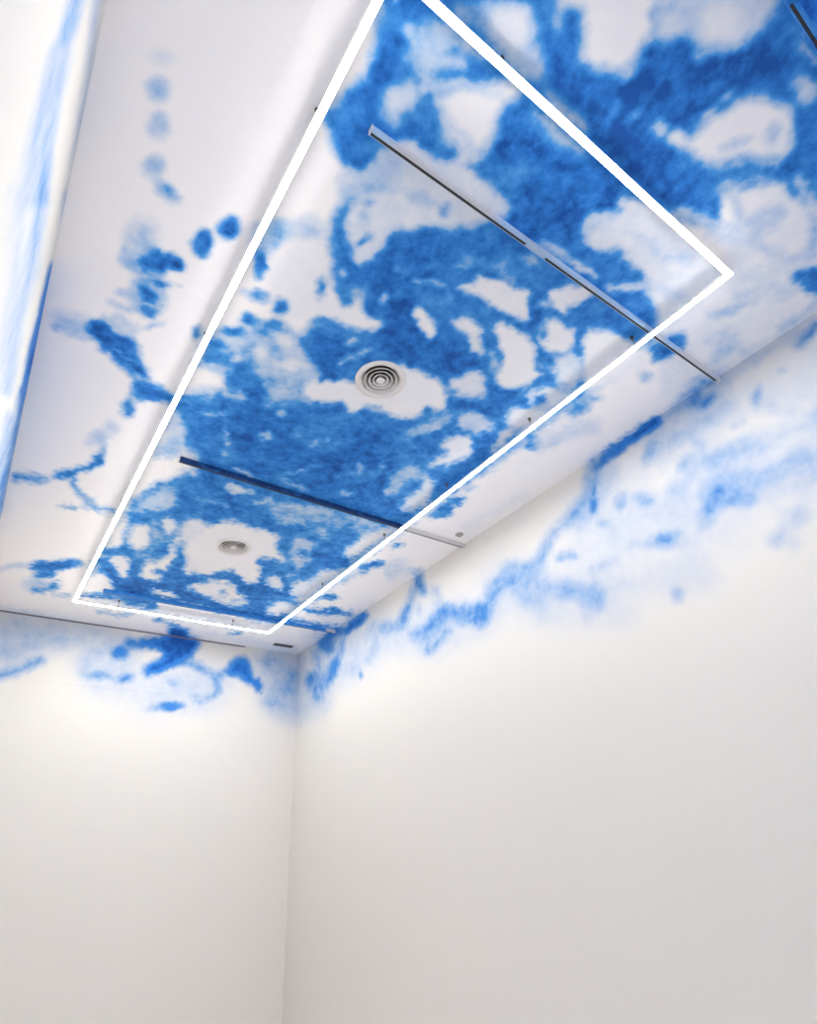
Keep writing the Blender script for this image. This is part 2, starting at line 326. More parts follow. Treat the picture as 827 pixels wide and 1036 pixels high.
 ('l', .35, [500,38, 410,62], 10, 6), ('e', .4, [(275,22,12,10),(335,12,18,12)], 4), ('e', .3, [(772,168,16,20)], 6), ('l', .12, [200,240, 560,260], 30, 14), ('l', .18, [420,80, 430,180], 16, 8), ('e', .15, [(540,130,60,14)], 8),
]),
(600, 400, 3.643, 9, [
 ('h', .14, [20,300, 240,130, 480,0, 700,-120, 900,-200, 900,420, 640,420, 460,560, 200,640, -80,700, -120,560], 34),
 ('e', 0, [(520,170,60,34,-30),(640,110,90,40,-20),(250,330,80,30,-20)], 20), 
 ('l', .22, [480,0, 330,90, 240,140], 28, 8), ('l', .92, [235,95, 150,155, 75,205], 17, 4), ('l', .85, [75,205, 15,255], 16, 5), ('l', .65, [12,255, 8,330, 0,420], 14, 6),
 ('p', .6, [350,20, 400,0, 470,-10, 430,40, 370,50], 7), ('e', .42, [(600,15,18,22)], 6), ('l', .3, [550,92, 520,115], 8, 5),
 ('e', .48, [(207,215,18,34,20),(345,250,16,32,50)], 6), ('e', .42, [(100,388,24,26,30)], 6), ('e', .35, [(200,390,24,16,-20)], 6),
 ('p', .5, [430,330, 470,285, 545,285, 555,350, 500,390, 450,430, 425,485, 400,480, 415,400], 9), ('l', .3, [540,330, 650,310, 760,260, 840,215], 22, 9), ('e', .25, [(660,290,30,20),(440,250,60,20)], 9), ('e', .18, [(740,440,50,26),(740,540,20,20)], 10),
 ('p', .62, [190,545, 260,508, 330,508, 312,552, 250,566], 6), ('e', .18, [(340,540,40,30)], 9), ('e', .3, [(312,735,16,20),(5,745,30,40)], 7), ('l', .25, [20,620, 90,612], 10, 6), ('l', .3, [150,548, 200,545], 8, 6), ('e', .3, [(35,470,24,14)], 6), ('e', .25, [(70,510,16,16)], 6),
 ('l', .22, [640,30, 827,90], 16, 9), ('e', .25, [(620,200,60,20,-20),(820,80,14,50)], 9), ('l', .1, [100,640, 420,680], 30, 14),
]),
# wisps and dry streaks over everything
(600, 0, 4.135, 7, [
 ('l', .35, [540,800, 620,760, 700,740], 14), ('e', .3, [(560,400,40,14,-40),(480,470,30,12,-30)], 6), ('l', .5, [250,60, 330,20], 16), ('l', .3, [430,240, 520,200, 620,190], 14),
 ('l', .4, [560,690, 640,690, 760,660], 10), ('l', .45, [130,330, 180,270], 12), ('e', .3, [(760,560,24,40,20),(600,600,50,14,-20)], 8), ('l', .3, [560,760, 600,860, 620,940], 12), ('l', .25, [870,760, 900,840, 940,900], 16),
 ('l', .55, [100,440, 60,560], 9), ('l', .7, [430,430, 520,360], 12), ('l', .3, [880,200, 940,260], 12),
]),
(0, 0, 1, 6, [
 ('l', .25, [690,215, 740,232, 790,215], 5), ('l', .22, [770,250, 800,262, 840,250], 6), ('l', .2, [745,300, 780,290], 5), ('l', .22, [640,235, 672,262, 700,262], 5), ('l', .2, [660,290, 690,300], 4),
 ('l', .3, [412,30, 438,60, 470,66], 6), ('l', .2, [430,92, 470,84, 505,96], 4), ('l', .45, [420,70, 440,88], 4), ('l', .25, [450,120, 470,135, 480,160], 4),
 ('l', .5, [470,262, 505,268, 520,285], 3), ('l', .5, [540,250, 575,262], 4), ('l', .6, [350,300, 372,292], 3), ('l', .6, [410,275, 440,268], 3), ('l', .55, [300,440, 330,452, 352,446], 3), ('l', .6, [345,480, 380,478], 3),
]),
(0, 200, 4.135, 2, [
 ('l', .35, [600,322, 680,352, 760,372], 3, 1.5), ('l', .4, [560,350, 600,362, 690,410], 4, 2), ('l', .35, [570,430, 680,455], 4, 2), ('l', .45, [560,280, 520,220], 9, 5), ('l', .4, [620,222, 590,160], 10, 6), ('l', .35, [575,300, 500,250], 8, 5),
 ('l', .35, [470,520, 560,590], 4, 3), ('l', .3, [430,500, 520,540], 6, 5), ('l', .4, [480,640, 600,700], 3, 2), ('l', .35, [540,470, 460,440], 8, 5), ('l', .35, [560,410, 490,390], 8, 5),
]),
# soft grey-blue haze on the walls
(600, 400, 3.643, 14, [
 ('h', .24, [440,190, 560,150, 700,110, 900,20, 900,120, 700,180, 600,240, 460,260], 16),
 ('h', .24, [520,300, 660,250, 760,200, 900,140, 900,300, 760,360, 640,400, 520,380, 440,420], 16),
 ('h', .3, [250,150, 330,90, 420,30, 520,-10, 560,60, 440,120, 330,190, 240,260, 170,250], 14),
 ('h', .28, [-10,240, 80,230, 110,300, 60,400, 10,470, -60,520, -90,470, -30,380], 14),
 ('h', .2, [60,360, 160,330, 260,360, 240,420, 120,440], 12), ('h', .18, [300,520, 420,430, 460,480, 380,560], 12),
]),
(500, 560, 4.135, 10, [
 ('h', .3, [-40,150, 60,60, 160,70, 230,140, 240,230, 160,260, 60,180, -20,220], 12),
 ('h', .24, [250,110, 330,140, 360,180, 430,140, 480,190, 420,290, 370,300, 350,220, 250,200], 12),
]),
(300, 425, 1.569, 7, [
 ('l', .5, [470,75, 462,120, 440,150, 405,185, 385,225], 6, 7), ('l', .38, [385,235, 340,240, 310,270], 8, 8), ('l', .4, [230,320, 205,350], 7, 7),
 ('l', .38, [340,238, 400,262, 450,272, 475,290], 9, 9), ('e', .38, [(430,215,12,6),(515,128,8,10),(548,125,8,7),(700,125,30,12)], 6), ('l', .35, [690,90, 750,85, 800,55], 9, 9),
 ('l', .35, [560,40, 620,20, 640,40], 5, 7), ('l', .32, [600,110, 640,70, 720,40], 8, 10), ('h', .3, [640,80, 720,80, 740,120, 660,150, 630,130], 12), ('l', .3, [800,150, 760,190], 8, 9),
]),
]


# ------------------------------------------------------------------ rasterise the strokes into a field
GX0, GY0, GX1, GY1 = -160, -160, 960, 800
GYY, GXX = np.mgrid[GY0:GY1, GX0:GX1].astype(float)
SHEETS = {'main': np.zeros(GXX.shape), 'left': np.zeros(GXX.shape)}
FIELD = SHEETS['main']

def seg_dist(gx, gy, ax, ay, bx, by):
    dx, dy = bx - ax, by - ay
    L2 = dx * dx + dy * dy + 1e-9
    t = np.clip(((gx - ax) * dx + (gy - ay) * dy) / L2, 0, 1)
    return np.hypot(gx - ax - t * dx, gy - ay - t * dy), t

def blend(sl, sd, level, soft):
    soft = soft * 1.25
    a = np.clip(0.5 - sd / (2.0 * soft), 0, 1)
    a = a * a * (3 - 2 * a)
    if HAZE: FIELD[sl] = np.maximum(FIELD[sl], level * a)      # thin overspray never covers stronger paint
    else: FIELD[sl] = FIELD[sl] * (1 - a) + level * a

def window(x0, y0, x1, y1):
    i0 = max(0, int(y0 - GY0)); i1 = min(FIELD.shape[0], int(y1 - GY0) + 1)
    j0 = max(0, int(x0 - GX0)); j1 = min(FIELD.shape[1], int(x1 - GX0) + 1)
    return (slice(i0, i1), slice(j0, j1)) if i1 > i0 and j1 > j0 else None

def paint_poly(pts, level, soft):
    pts = np.array(pts, float)
    # round the outline (one Chaikin pass)
    q = []
    for i in range(len(pts)):
        a, b = pts[i], pts[(i + 1) % len(pts)]
        q += [a * .78 + b * .22, a * .22 + b * .78]
    pts = np.array(q)
    s = soft + 2
    sl = window(pts[:, 0].min() - s, pts[:, 1].min() - s, pts[:, 0].max() + s, pts[:, 1].max() + s)
    if sl is None: return
    gx, gy = GXX[sl], GYY[sl]
    d = np.full(gx.shape, 1e9); inside = np.zeros(gx.shape, bool)
    for i in range(len(pts)):
        ax, ay = pts[i]; bx, by = pts[(i + 1) % len(pts)]
        d = np.minimum(d, seg_dist(gx, gy, ax, ay, bx, by)[0])
        if ay != by:
            cr = ((ay > gy) != (by > gy)) & (gx < (bx - ax) * (gy - ay) / (by - ay) + ax)
            inside ^= cr
    blend(sl, np.where(inside, -d, d), level, soft)

def paint_spot(cx, cy, rx, ry, ang, level, soft):
    r = max(rx, ry) + soft + 2
    sl = window(cx - r, cy - r, cx + r, cy + r)
    if sl is None: return
    gx, gy = GXX[sl] - cx, GYY[sl] - cy
    c, s = math.cos(math.radians(ang)), math.sin(math.radians(ang))
    u, v = gx * c + gy * s, -gx * s + gy * c
    q = np.sqrt((u / rx) ** 2 + (v / ry) ** 2)
    blend(sl, (q - 1) * math.sqrt(rx * ry), level, soft)

def paint_line(pts, r, level, soft):
    P = np.array(pts, float)
    s = r + soft + 2
    sl = window(P[:, 0].min() - s, P[:, 1].min() - s, P[:, 0].max() + s, P[:, 1].max() + s)
    if sl is None: return
    gx, gy = GXX[sl], GYY[sl]
    d = np.full(gx.shape, 1e9)
    for i in range(len(P) - 1):
        d = np.minimum(d, seg_dist(gx, gy, *P[i], *P[i + 1])[0])
    blend(sl, d - r, level, soft)

for (ox, oy, sc, soft_default, items) in STROKES:
    for it in items:
        kind, level = it[0][0], it[1]
        HAZE = kind == 'h'
        if HAZE: kind = 'p'
        FIELD = SHEETS['left' if it[0].endswith('w') else 'main']
        if kind == 'p':
            pts = it[2]; soft = it[3] if len(it) > 3 else soft_default
            pts = [(ox + pts[i] / sc, oy + pts[i + 1] / sc) for i in range(0, len(pts), 2)]
            paint_poly(pts, level, soft)
        elif kind == 'e':
            for g in it[2]:
                cx, cy, rx, ry = g[:4]; ang = g[4] if len(g) > 4 else 0
                soft = it[3] if len(it) > 3 else soft_default
                paint_spot(ox + cx / sc, oy + cy / sc, rx / sc, ry / sc, ang, level, soft)
        else:
            pts = it[2]; soft = it[4] if len(it) > 4 else soft_default
            pts = [(ox + pts[i] / sc, oy + pts[i + 1] / sc) for i in range(0, len(pts), 2)]
            paint_line(pts, it[3] / sc, level, soft)

def density(P, u, v, rag=1.0, sheet='main'):
    """paint density at world points P; u, v are the metric coordinates on the surface"""
    px, py = to_photo(P)
    FIELD = SHEETS[sheet]
    ok = (P[:, 1] > -1.5)
    wx = fbm(u * 5, v * 5, 11, 3) * 3.5 * rag + fbm(u * 17, v * 17, 31, 3) * 3.5 * rag
    wy = fbm(u * 5, v * 5, 51, 3) * 3.5 * rag + fbm(u * 17, v * 17, 71, 3) * 3.5 * rag
    x = np.clip(px + wx - GX0, 0, FIELD.shape[1] - 2.001)
    y = np.clip(py + wy - GY0, 0, FIELD.shape[0] - 2.001)
    xi = x.astype(int); yi = y.astype(int); fx = x - xi; fy = y - yi
    f = (FIELD[yi, xi] * (1 - fx) * (1 - fy) + FIELD[yi, xi + 1] * fx * (1 - fy) +
         FIELD[yi + 1, xi] * (1 - fx) * fy + FIELD[yi + 1, xi + 1] * fx * fy)
    far = np.clip(0.5 + 1.6 * fbm(u * 0.9, v * 0.9, 91, 4), 0, 1) * 0.8
    return np.where(ok, f, far)

# ------------------------------------------------------------------ materials
def new_mat(name):
    m = bpy.data.materials.new(name); m.use_nodes = True
    return m, m.node_tree, m.node_tree.nodes['Principled BSDF']

def lin(r, g, b):
    f = lambda c: (c / 255 / 12.92) if c / 255 <= 0.04045 else ((c / 255 + 0.055) / 1.055) ** 2.4
    return (f(r), f(g), f(b), 1)

def mural_mat(name, white, rough=0.75, grain=0.85, patch=0.4, pale=None, deep=None, mid=None):
    m, nt, b = new_mat(name)
    N, L = nt.nodes, nt.links
    pale = pale or BLUES[0]
    at = N.new('ShaderNodeAttribute'); at.attribute_name = 'paint'
    tc = N.new('ShaderNodeTexCoord')
    n1 = N.new('ShaderNodeTexNoise'); n1.inputs['Scale'].default_value = 9; n1.inputs['Detail'].default_value = 6
    n1.inputs['Roughness'].default_value = 0.62
    n2 = N.new('ShaderNodeTexNoise'); n2.inputs['Scale'].default_value = 2.6; n2.inputs['Detail'].default_value = 4
    L.new(tc.outputs['Object'], n1.inputs['Vector']); L.new(tc.outputs['Object'], n2.inputs['Vector'])
    # speckle strength follows where there is paint:  d*(1-d)-ish plus a little everywhere there is blue
    def math_(op, a, bb):
        q = N.new('ShaderNodeMath'); q.operation = op
        for i, v in enumerate((a, bb)):
            if isinstance(v, (int, float)): q.inputs[i].default_value = v
            else: L.new(v, q.inputs[i])
        return q.outputs[0]
    d = at.outputs['Fac']
    s1 = math_('SUBTRACT', n1.outputs['Fac'], 0.5)
    s2 = math_('SUBTRACT', n2.outputs['Fac'], 0.5)
    amp = math_('MINIMUM', math_('MULTIPLY', d, 2.2), 1.0)
    k1 = math_('MULTIPLY', math_('MULTIPLY', s1, grain), amp)
    k2 = math_('MULTIPLY', math_('MULTIPLY', s2, patch), amp)
    dd = math_('ADD', math_('ADD', d, k1), k2)
    r = N.new('ShaderNodeValToRGB')
    e = r.color_ramp.elements
    e[0].position = 0.0; e[0].color = white
    e[1].position = 1.0; e[1].color = deep or BLUES[3]
    for p, c in ((0.22, mix(white, pale, 0.55)), (0.42, pale), (0.60, mid or BLUES[1]), (0.82, BLUES[2])):
        x = e.new(p); x.color = c
    L.new(dd, r.inputs['Fac']); L.new(r.outputs['Color'], b.inputs['Base Color'])
    b.inputs['Roughness'].default_value = rough
    b.inputs['Specular IOR Level'].default_value = 0.2
    nb = N.new('ShaderNodeTexNoise'); nb.inputs['Scale'].default_value = 55; nb.inputs['Detail'].default_value = 3
    bp = N.new('ShaderNodeBump'); bp.inputs['Strength'].default_value = 0.05; bp.inputs['Distance'].default_value = 0.01
    L.new(tc.outputs['Object'], nb.inputs['Vector']); L.new(nb.outputs['Fac'], bp.inputs['Height'])
    L.new(bp.outputs['Normal'], b.inputs['Normal'])
    return m

def mix(a, b, t): return tuple(a[i] * (1 - t) + b[i] * t for i in range(4))
BLUES = [lin(150, 190, 232), lin(76, 156, 228), lin(44, 122, 208), lin(27, 86, 168)]

M_CEIL = mural_mat('ceiling_mural_paint', lin(248, 245, 248))
M_WALL = mural_mat('wall_mural_paint', lin(217, 214, 211), 0.75, 0.55, 0.6, lin(128, 162, 206), None, lin(70, 130, 200))
M_TRACK = mural_mat('painted_track_metal', lin(205, 202, 206), 0.5, 0.5, 0.3, None, lin(20, 54, 106))

def plain(name, col, rough=0.5, metal=0.0, noise=0.0, emit=None):
    m, nt, b = new_mat(name)
    N, L = nt.nodes, nt.links
    b.inputs['Roughness'].default_value = rough; b.inputs['Metallic'].default_value = metal
    n = N.new('ShaderNodeTexNoise'); n.inputs['Scale'].default_value = 14
    r = N.new('ShaderNodeValToRGB')
    r.color_ramp.elements[0].color = tuple(c * (1 - noise) for c in col[:3]) + (1,)
    r.color_ramp.elements[1].color = col
    L.new(n.outputs['Fac'], r.inputs['Fac']); L.new(r.outputs['Color'], b.inputs['Base Color'])
    if emit:
        b.inputs['Emission Color'].default_value = col
        b.inputs['Emission Strength'].default_value = emit
    return m
EMIT = 21.0
M_LED = plain("led_diffuser_glow", (1.0, 0.975, 0.905, 1), 0.4, emit=EMIT)
M_HOUS = plain('white_powder_coat', lin(225, 222, 222), 0.45, noise=0.05)
M_SLOT = plain('black_slot_insert', lin(38, 42, 52), 0.6, noise=0.2)
M_GAP = plain('gap_shade_grey', lin(120, 118, 138), 0.8, noise=0.1)  # grey of the shade line where back wall meets ceiling
M_GRILLE = plain('grey_vent_metal', lin(84, 80, 84), 0.6, noise=0.15)
M_VENT = plain('white_diffuser_enamel', lin(228, 223, 222), 0.4, noise=0.04)
M_DUCT = plain('dark_duct_lining', lin(62, 58, 56), 0.9, noise=0.3)
M_STEEL = plain('suspension_steel', lin(120, 116, 112), 0.35, 0.8, 0.1)
M_SENS = plain('grey_sensor_plastic', lin(165, 160, 164), 0.5, noise=0.1)
M_FLOOR = plain('pale_resin_floor', lin(236, 231, 229), 0.7, noise=0.04)

# ------------------------------------------------------------------ mesh helpers
def link_mesh(name, verts, faces, mat, parent=None, smooth=False):
    me = bpy.data.meshes.new(name)
    me.from_pydata([tuple(v) for v in verts], [], [tuple(f) for f in faces]); me.update()
    me.materials.append(mat)
    if smooth:
        me.polygons.foreach_set('use_smooth', [True] * len(me.polygons))
    o = bpy.data.objects.new(name, me); C.objects.link(o)
    if parent: o.parent = parent
    return o

def obj_bm(name, bm, mat, parent=None, smooth=False, bevel=0.0):
    me = bpy.data.meshes.new(name); bm.to_mesh(me); bm.free()
    me.materials.append(mat)
    if smooth: me.polygons.foreach_set('use_smooth', [True] * len(me.polygons))
    o = bpy.data.objects.new(name, me); C.objects.link(o)
    if parent: o.parent = parent
    if bevel:
        b = o.modifiers.new('bevel', 'BEVEL'); b.width = bevel; b.segments = 2; b.limit_method = 'ANGLE'
    return o

def box(bm, x0, x1, y0, y1, z0, z1):
    v = [bm.verts.new(p) for p in ((x0, y0, z0), (x1, y0, z0), (x1, y1, z0), (x0, y1, z0),
                                   (x0, y0, z1), (x1, y0, z1), (x1, y1, z1), (x0, y1, z1))]
    for f in ((3, 2, 1, 0), (4, 5, 6, 7), (0, 1, 5, 4), (1, 2, 6, 5), (2, 3, 7, 6), (3, 0, 4, 7)):
        bm.faces.new([v[i] for i in f])

def set_paint(o, u_axis, v_axis, off=0.0, rag=1.0, gain=1.0, sheet='main'):
    me = o.data; n = len(me.vertices)
    co = np.empty(n * 3); me.vertices.foreach_get('co', co); co = co.reshape(-1, 3)
    P = co + np.array(o.matrix_world.translation if not o.parent else (o.parent.location + o.location))
    a = me.attributes.new('paint', 'FLOAT', 'POINT')
    a.data.foreach_set('value', np.clip(density(P, P[:, u_axis] + off, P[:, v_axis], rag, sheet) * gain, 0, 1).astype(np.float32))

def slab(name, origin, ua, va, nu, nv, back, flip, cut=None):
    """a finely divided painted face with a solid slab behind it"""
    origin, ua, va, back = map(np.array, (origin, ua, va, back))
    iu, iv = np.meshgrid(np.arange(nu + 1), np.arange(nv + 1), indexing='ij')
    V = origin + iu[..., None] / nu * ua + iv[..., None] / nv * va
    V = V.reshape(-1, 3)
    idx = lambda i, j: i * (nv + 1) + j
    i, j = np.meshgrid(np.arange(nu), np.arange(nv), indexing='ij'); i = i.ravel(); j = j.ravel()
    if cut is not None:
        cx = (V[idx(i, j)] + V[idx(i + 1, j + 1)]) / 2
        keep = cut(cx); i, j = i[keep], j[keep]
    q = np.stack([idx(i, j), idx(i + 1, j), idx(i + 1, j + 1), idx(i, j + 1)], 1)
    if flip: q = q[:, ::-1]
    base = len(V)
    c = [origin, origin + ua, origin + ua + va, origin + va]
    extra = c + [p + back for p in c]
    Vx = np.vstack([V, extra])
    s = [(0, 4, 5, 1), (1, 5, 6, 2), (2, 6, 7, 3), (3, 7, 4, 0)]
    if cut is None: s.append((4, 7, 6, 5))
    F = [tuple(f) for f in q.tolist()] + [tuple(base + k for k in f) for f in s]
    me = bpy.data.meshes.new(name); me.from_pydata(Vx.tolist(), [], F); me.update()
    o = bpy.data.objects.new(name, me); C.objects.link(o); o['kind'] = 'structure'
    return o

# ------------------------------------------------------------------ the setting
V1 = on_ceiling(385.3, 384.3); V2 = on_ceiling(236.3, 553.3)
RV = 0.235
def not_in_vents(c):
    k = np.ones(len(c), bool)
    for v in (V1, V2): k &= np.hypot(c[:, 0] - v[0], c[:, 1] - v[1]) > RV * 0.80
    return k
STEP = 0.018
ce = slab('ceiling', (X0, Y0, CEIL), (X1 - X0, 0, 0), (0, Y1 - Y0, 0), int((X1 - X0) / STEP), int((Y1 - Y0) / STEP),
          (0, 0, 0.15), True, not_in_vents)
ce.data.materials.append(M_CEIL); set_paint(ce, 0, 1)
wr = slab('wall_right', (X1, Y0, 0), (0, Y1 - Y0, 0), (0, 0, CEIL), int((Y1 - Y0) / 0.024), int(CEIL / 0.024), (0.15, 0, 0), True)
wr.data.materials.append(M_WALL); set_paint(wr, 1, 2, 30, 0.45)
wl = slab('wall_left', (X0, Y0, 0), (0, Y1 - Y0, 0), (0, 0, CEIL), int((Y1 - Y0) / 0.024), int(CEIL / 0.024), (-0.15, 0, 0), False)
wl.data.materials.append(M_WALL); set_paint(wl, 1, 2, 60, 0.45, 1.0, 'left')
wb = slab('wall_back', (X0, Y1, 0), (X1 - X0, 0, 0), (0, 0, CEIL), int((X1 - X0) / 0.024), int(CEIL / 0.024), (0, 0.15, 0), False)
wb.data.materials.append(M_WALL); set_paint(wb, 0, 2, 90, 0.45)
bm = bmesh.new(); box(bm, X0 - 0.15, X1 + 0.15, Y0, Y1 + 0.15, -0.12, 0)
fl = obj_bm('floor', bm, M_FLOOR); fl['kind'] = 'structure'


def strip(name, x0, x1, y0, y1, z0, z1, mat, axis, n, paint=None):
    """thin moulding divided along its length so that it can carry the sprayed paint"""
    bm = bmesh.new()
    rings = []
    for i in range(n + 1):
        t = i / n
        if axis == 0:
            x = x0 + (x1 - x0) * t; pts = ((x, y0, z0), (x, y1, z0), (x, y1, z1), (x, y0, z1))
        else:
            y = y0 + (y1 - y0) * t; pts = ((x1, y, z0), (x0, y, z0), (x0, y, z1), (x1, y, z1))
        rings.append([bm.verts.new(p) for p in pts])
    for a, b in zip(rings, rings[1:]):
        for k in range(4): bm.faces.new((a[k], b[k], b[(k + 1) % 4], a[(k + 1) % 4]))
    bm.faces.new(rings[0]); bm.faces.new(rings[-1][::-1])
    bmesh.ops.recalc_face_normals(bm, faces=bm.faces)
    o = obj_bm(name, bm, mat)
    if paint: set_paint(o, *paint)
    return o

sy = 1.645 * K
t1 = strip('trim_1', X0, 0.86 * K, sy - 0.004, sy + 0.004, CEIL - 0.002, CEIL, M_CEIL, 0, 160, (0, 1)); t1['kind'] = 'structure'
t4 = strip('trim_4', 1.98 * K, X1, sy - 0.004, sy + 0.004, CEIL - 0.003, CEIL, M_CEIL, 0, 160, (0, 1)); t4['kind'] = 'structure'
t2 = strip('trim_2', X0, 1.985 * K, Y1 - 0.016, Y1, CEIL - 0.022, CEIL, M_GAP, 0, 4); t2['kind'] = 'structure'  # dark strip stands in for the shade in the gap above the back wall
t3 = strip('trim_3', X0, 1.9 * K, Y1 - 0.004, Y1, CEIL - 1.03, CEIL - 1.02, M_WALL, 0, 100, (0, 2, 90)); t3['kind'] = 'structure'

# ------------------------------------------------------------------ things
def thing(name, label, cat, loc, group=None):
    o = bpy.data.objects.new(name, None); C.objects.link(o)
    o.location = loc; o['label'] = label; o['category'] = cat
    if group: o['group'] = group
    o.empty_display_size = 0.1
    return o

# ---- the hanging rectangle of light
DROP = 0.13
zc = CEIL - DROP + 0.0
corners = [on_ceiling(399, -33, zc), on_ceiling(738.3, 277.6, zc), on_ceiling(271.6, 640.4, zc), on_ceiling(75.3, 608.2, zc)]
fx0 = (corners[0][0] + corners[3][0]) / 2; fx1 = (corners[1][0] + corners[2][0]) / 2
fy0 = (corners[0][1] + corners[1][1]) / 2; fy1 = (corners[2][1] + corners[3][1]) / 2
W2 = 0.0205
led = thing('rectangular_ceiling_light', 'long glowing white rectangular outline light hanging just below the cloud-painted ceiling',
            'light', (0, 0, zc))
def bar_poly(bm, x0, y0, x1, y1, z0, z1, w):
    """one side of the rectangle with mitred ends"""
    sx = 1 if x1 > x0 else -1
    if abs(y1 - y0) < 1e-6:      # runs along x, inward side towards the middle
        s = w if y0 < (fy0 + fy1) / 2 else -w
        pl = [(x0 - w, y0 - s), (x1 + w, y0 - s), (x1 - w, y0 + s), (x0 + w, y0 + s)]
    else:
        s = w if x0 < (fx0 + fx1) / 2 else -w
        pl = [(x0 - s, y0 - w), (x0 - s, y1 + w), (x0 + s, y1 - w), (x0 + s, y0 + w)]
    lo = [bm.verts.new((a, b, z0)) for a, b in pl]; hi = [bm.verts.new((a, b, z1)) for a, b in pl]
    bm.faces.new(lo); bm.faces.new(hi[::-1])
    for k in range(4): bm.faces.new((lo[k], hi[k], hi[(k + 1) % 4], lo[(k + 1) % 4]))
    bmesh.ops.recalc_face_normals(bm, faces=bm.faces)
sides = [(fx0, fy0, fx1, fy0), (fx1, fy0, fx1, fy1), (fx0, fy1, fx1, fy1), (fx0, fy0, fx0, fy1)]
for s in sides:
    bm = bmesh.new(); bar_poly(bm, *s, -0.003, 0.000, W2)
    obj_bm('light_bar', bm, M_LED, led)
    bm = bmesh.new(); bar_poly(bm, *s, 0.000, 0.022, W2 + 0.001)
    obj_bm('housing', bm, M_HOUS, led)
def mount(x, y):
    bm = bmesh.new()
    top = DROP
    bmesh.ops.create_cone(bm, cap_ends=True, segments=12, radius1=0.013, radius2=0.017, depth=0.03,
                          matrix=Matrix.Translation((x, y, top - 0.015)))
    bmesh.ops.create_cone(bm, cap_ends=True, segments=8, radius1=0.003, radius2=0.003, depth=top - 0.06,
                          matrix=Matrix.Translation((x, y, 0.028 + (top - 0.06) / 2)))
    bmesh.ops.create_cone(bm, cap_ends=True, segments=10, radius1=0.011, radius2=0.006, depth=0.016,
                          matrix=Matrix.Translation((x, y, 0.030)))
    obj_bm('suspension_mount', bm, M_STEEL, led, smooth=False)
for px, py in ((316, 108), (201, 334)): mount(fx0, on_ceiling(px, py)[1])
mount(fx0, on_ceiling(118, 505)[1])
for px, py in ((645, 345), (543, 427), (458, 492), (395, 542), (326, 590)): mount(fx1, on_ceiling(px, py)[1])
for px in (121, 233): mount(on_ceiling(px, 607 if px < 200 else 630)[0], fy1)
mount(on_ceiling(503, 50)[0] + 0.05, fy0)

# ---- slotted tracks
def track(yq, label, xl=0.512 * K, xr=2.592 * K, slots=((0.515, 1.204), (1.314, 2.55)), gain=1.0, navy=0, tone=1.0):
    xr = min(xr, X1 - 0.004)
    w, h = 0.042, 0.055
    o = thing('slotted_ceiling_track', label, 'ceiling track', ((xl + xr) / 2, yq, CEIL), 'slotted tracks across the ceiling')
    cx = (xl + xr) / 2
    # body: an upside-down trough divided lengthwise, with a groove at the slot
    prof = [(0, 0), (0, -h + 0.016), (0.004, -h + 0.012), (0.004, -h + 0.009), (0, -h + 0.006), (0, -h), (0.021, -h), (0.021, -h + 0.006), (w - 0.004, -h + 0.006), (w - 0.004, -h), (w, -h), (w, 0)]
    n = 160; bm = bmesh.new(); rings = []
    for i in range(n + 1):
        x = xl + (xr - xl) * i / n - cx
        rings.append([bm.verts.new((x, a, b)) for a, b in prof])
    for a, b in zip(rings, rings[1:]):
        for k in range(len(prof)): bm.faces.new((a[k], b[k], b[(k + 1) % len(prof)], a[(k + 1) % len(prof)]))
    bm.faces.new(rings[0]); bm.faces.new(rings[-1][::-1])
    bmesh.ops.recalc_face_normals(bm, faces=bm.faces)
    b = obj_bm('body', bm, M_TRACK, o)
    set_paint(b, 0, 1, 0, 1.0, gain)
    if navy:      # this one was sprayed dark blue as far as the edge of the light
        a = b.data.attributes['paint']; v = np.array([q.co.x for q in b.data.vertices]) + cx
        a.data.foreach_set('value', np.where(v < navy * K, tone, 0.0).astype(np.float32))
    for s0, s1 in slots:
        bm = bmesh.new(); box(bm, s0 * K - cx, min(s1 * K, xr - 0.01) - cx, 0.0215, w - 0.0045, -h - 0.001, -h + 0.006)
        obj_bm('slot', bm, M_SLOT, o)
    for xx, s in ((xl, 1), (xr, -1)):
        bm = bmesh.new(); box(bm, xx - cx - (0.004 if s > 0 else 0), xx - cx + (0.004 if s < 0 else 0), -0.002, w + 0.002, -h - 0.002, 0)
        obj_bm('end_cap', bm, M_HOUS, o)
    return o
track(-0.2165 * K, 'slotted track nearest the camera, only its end showing in the top right corner')
track(0.712 * K, 'long slotted track crossing the front of the ceiling, its dark slot in two lengths', gain=0.4)
track(2.70 * K, 'middle slotted track between the two round vents, blue inside the light and pale beyond it', navy=2.03)
track(4.67 * K, 'farthest slotted track, close to the back wall behind the small round vent', navy=2.48, tone=0.7)

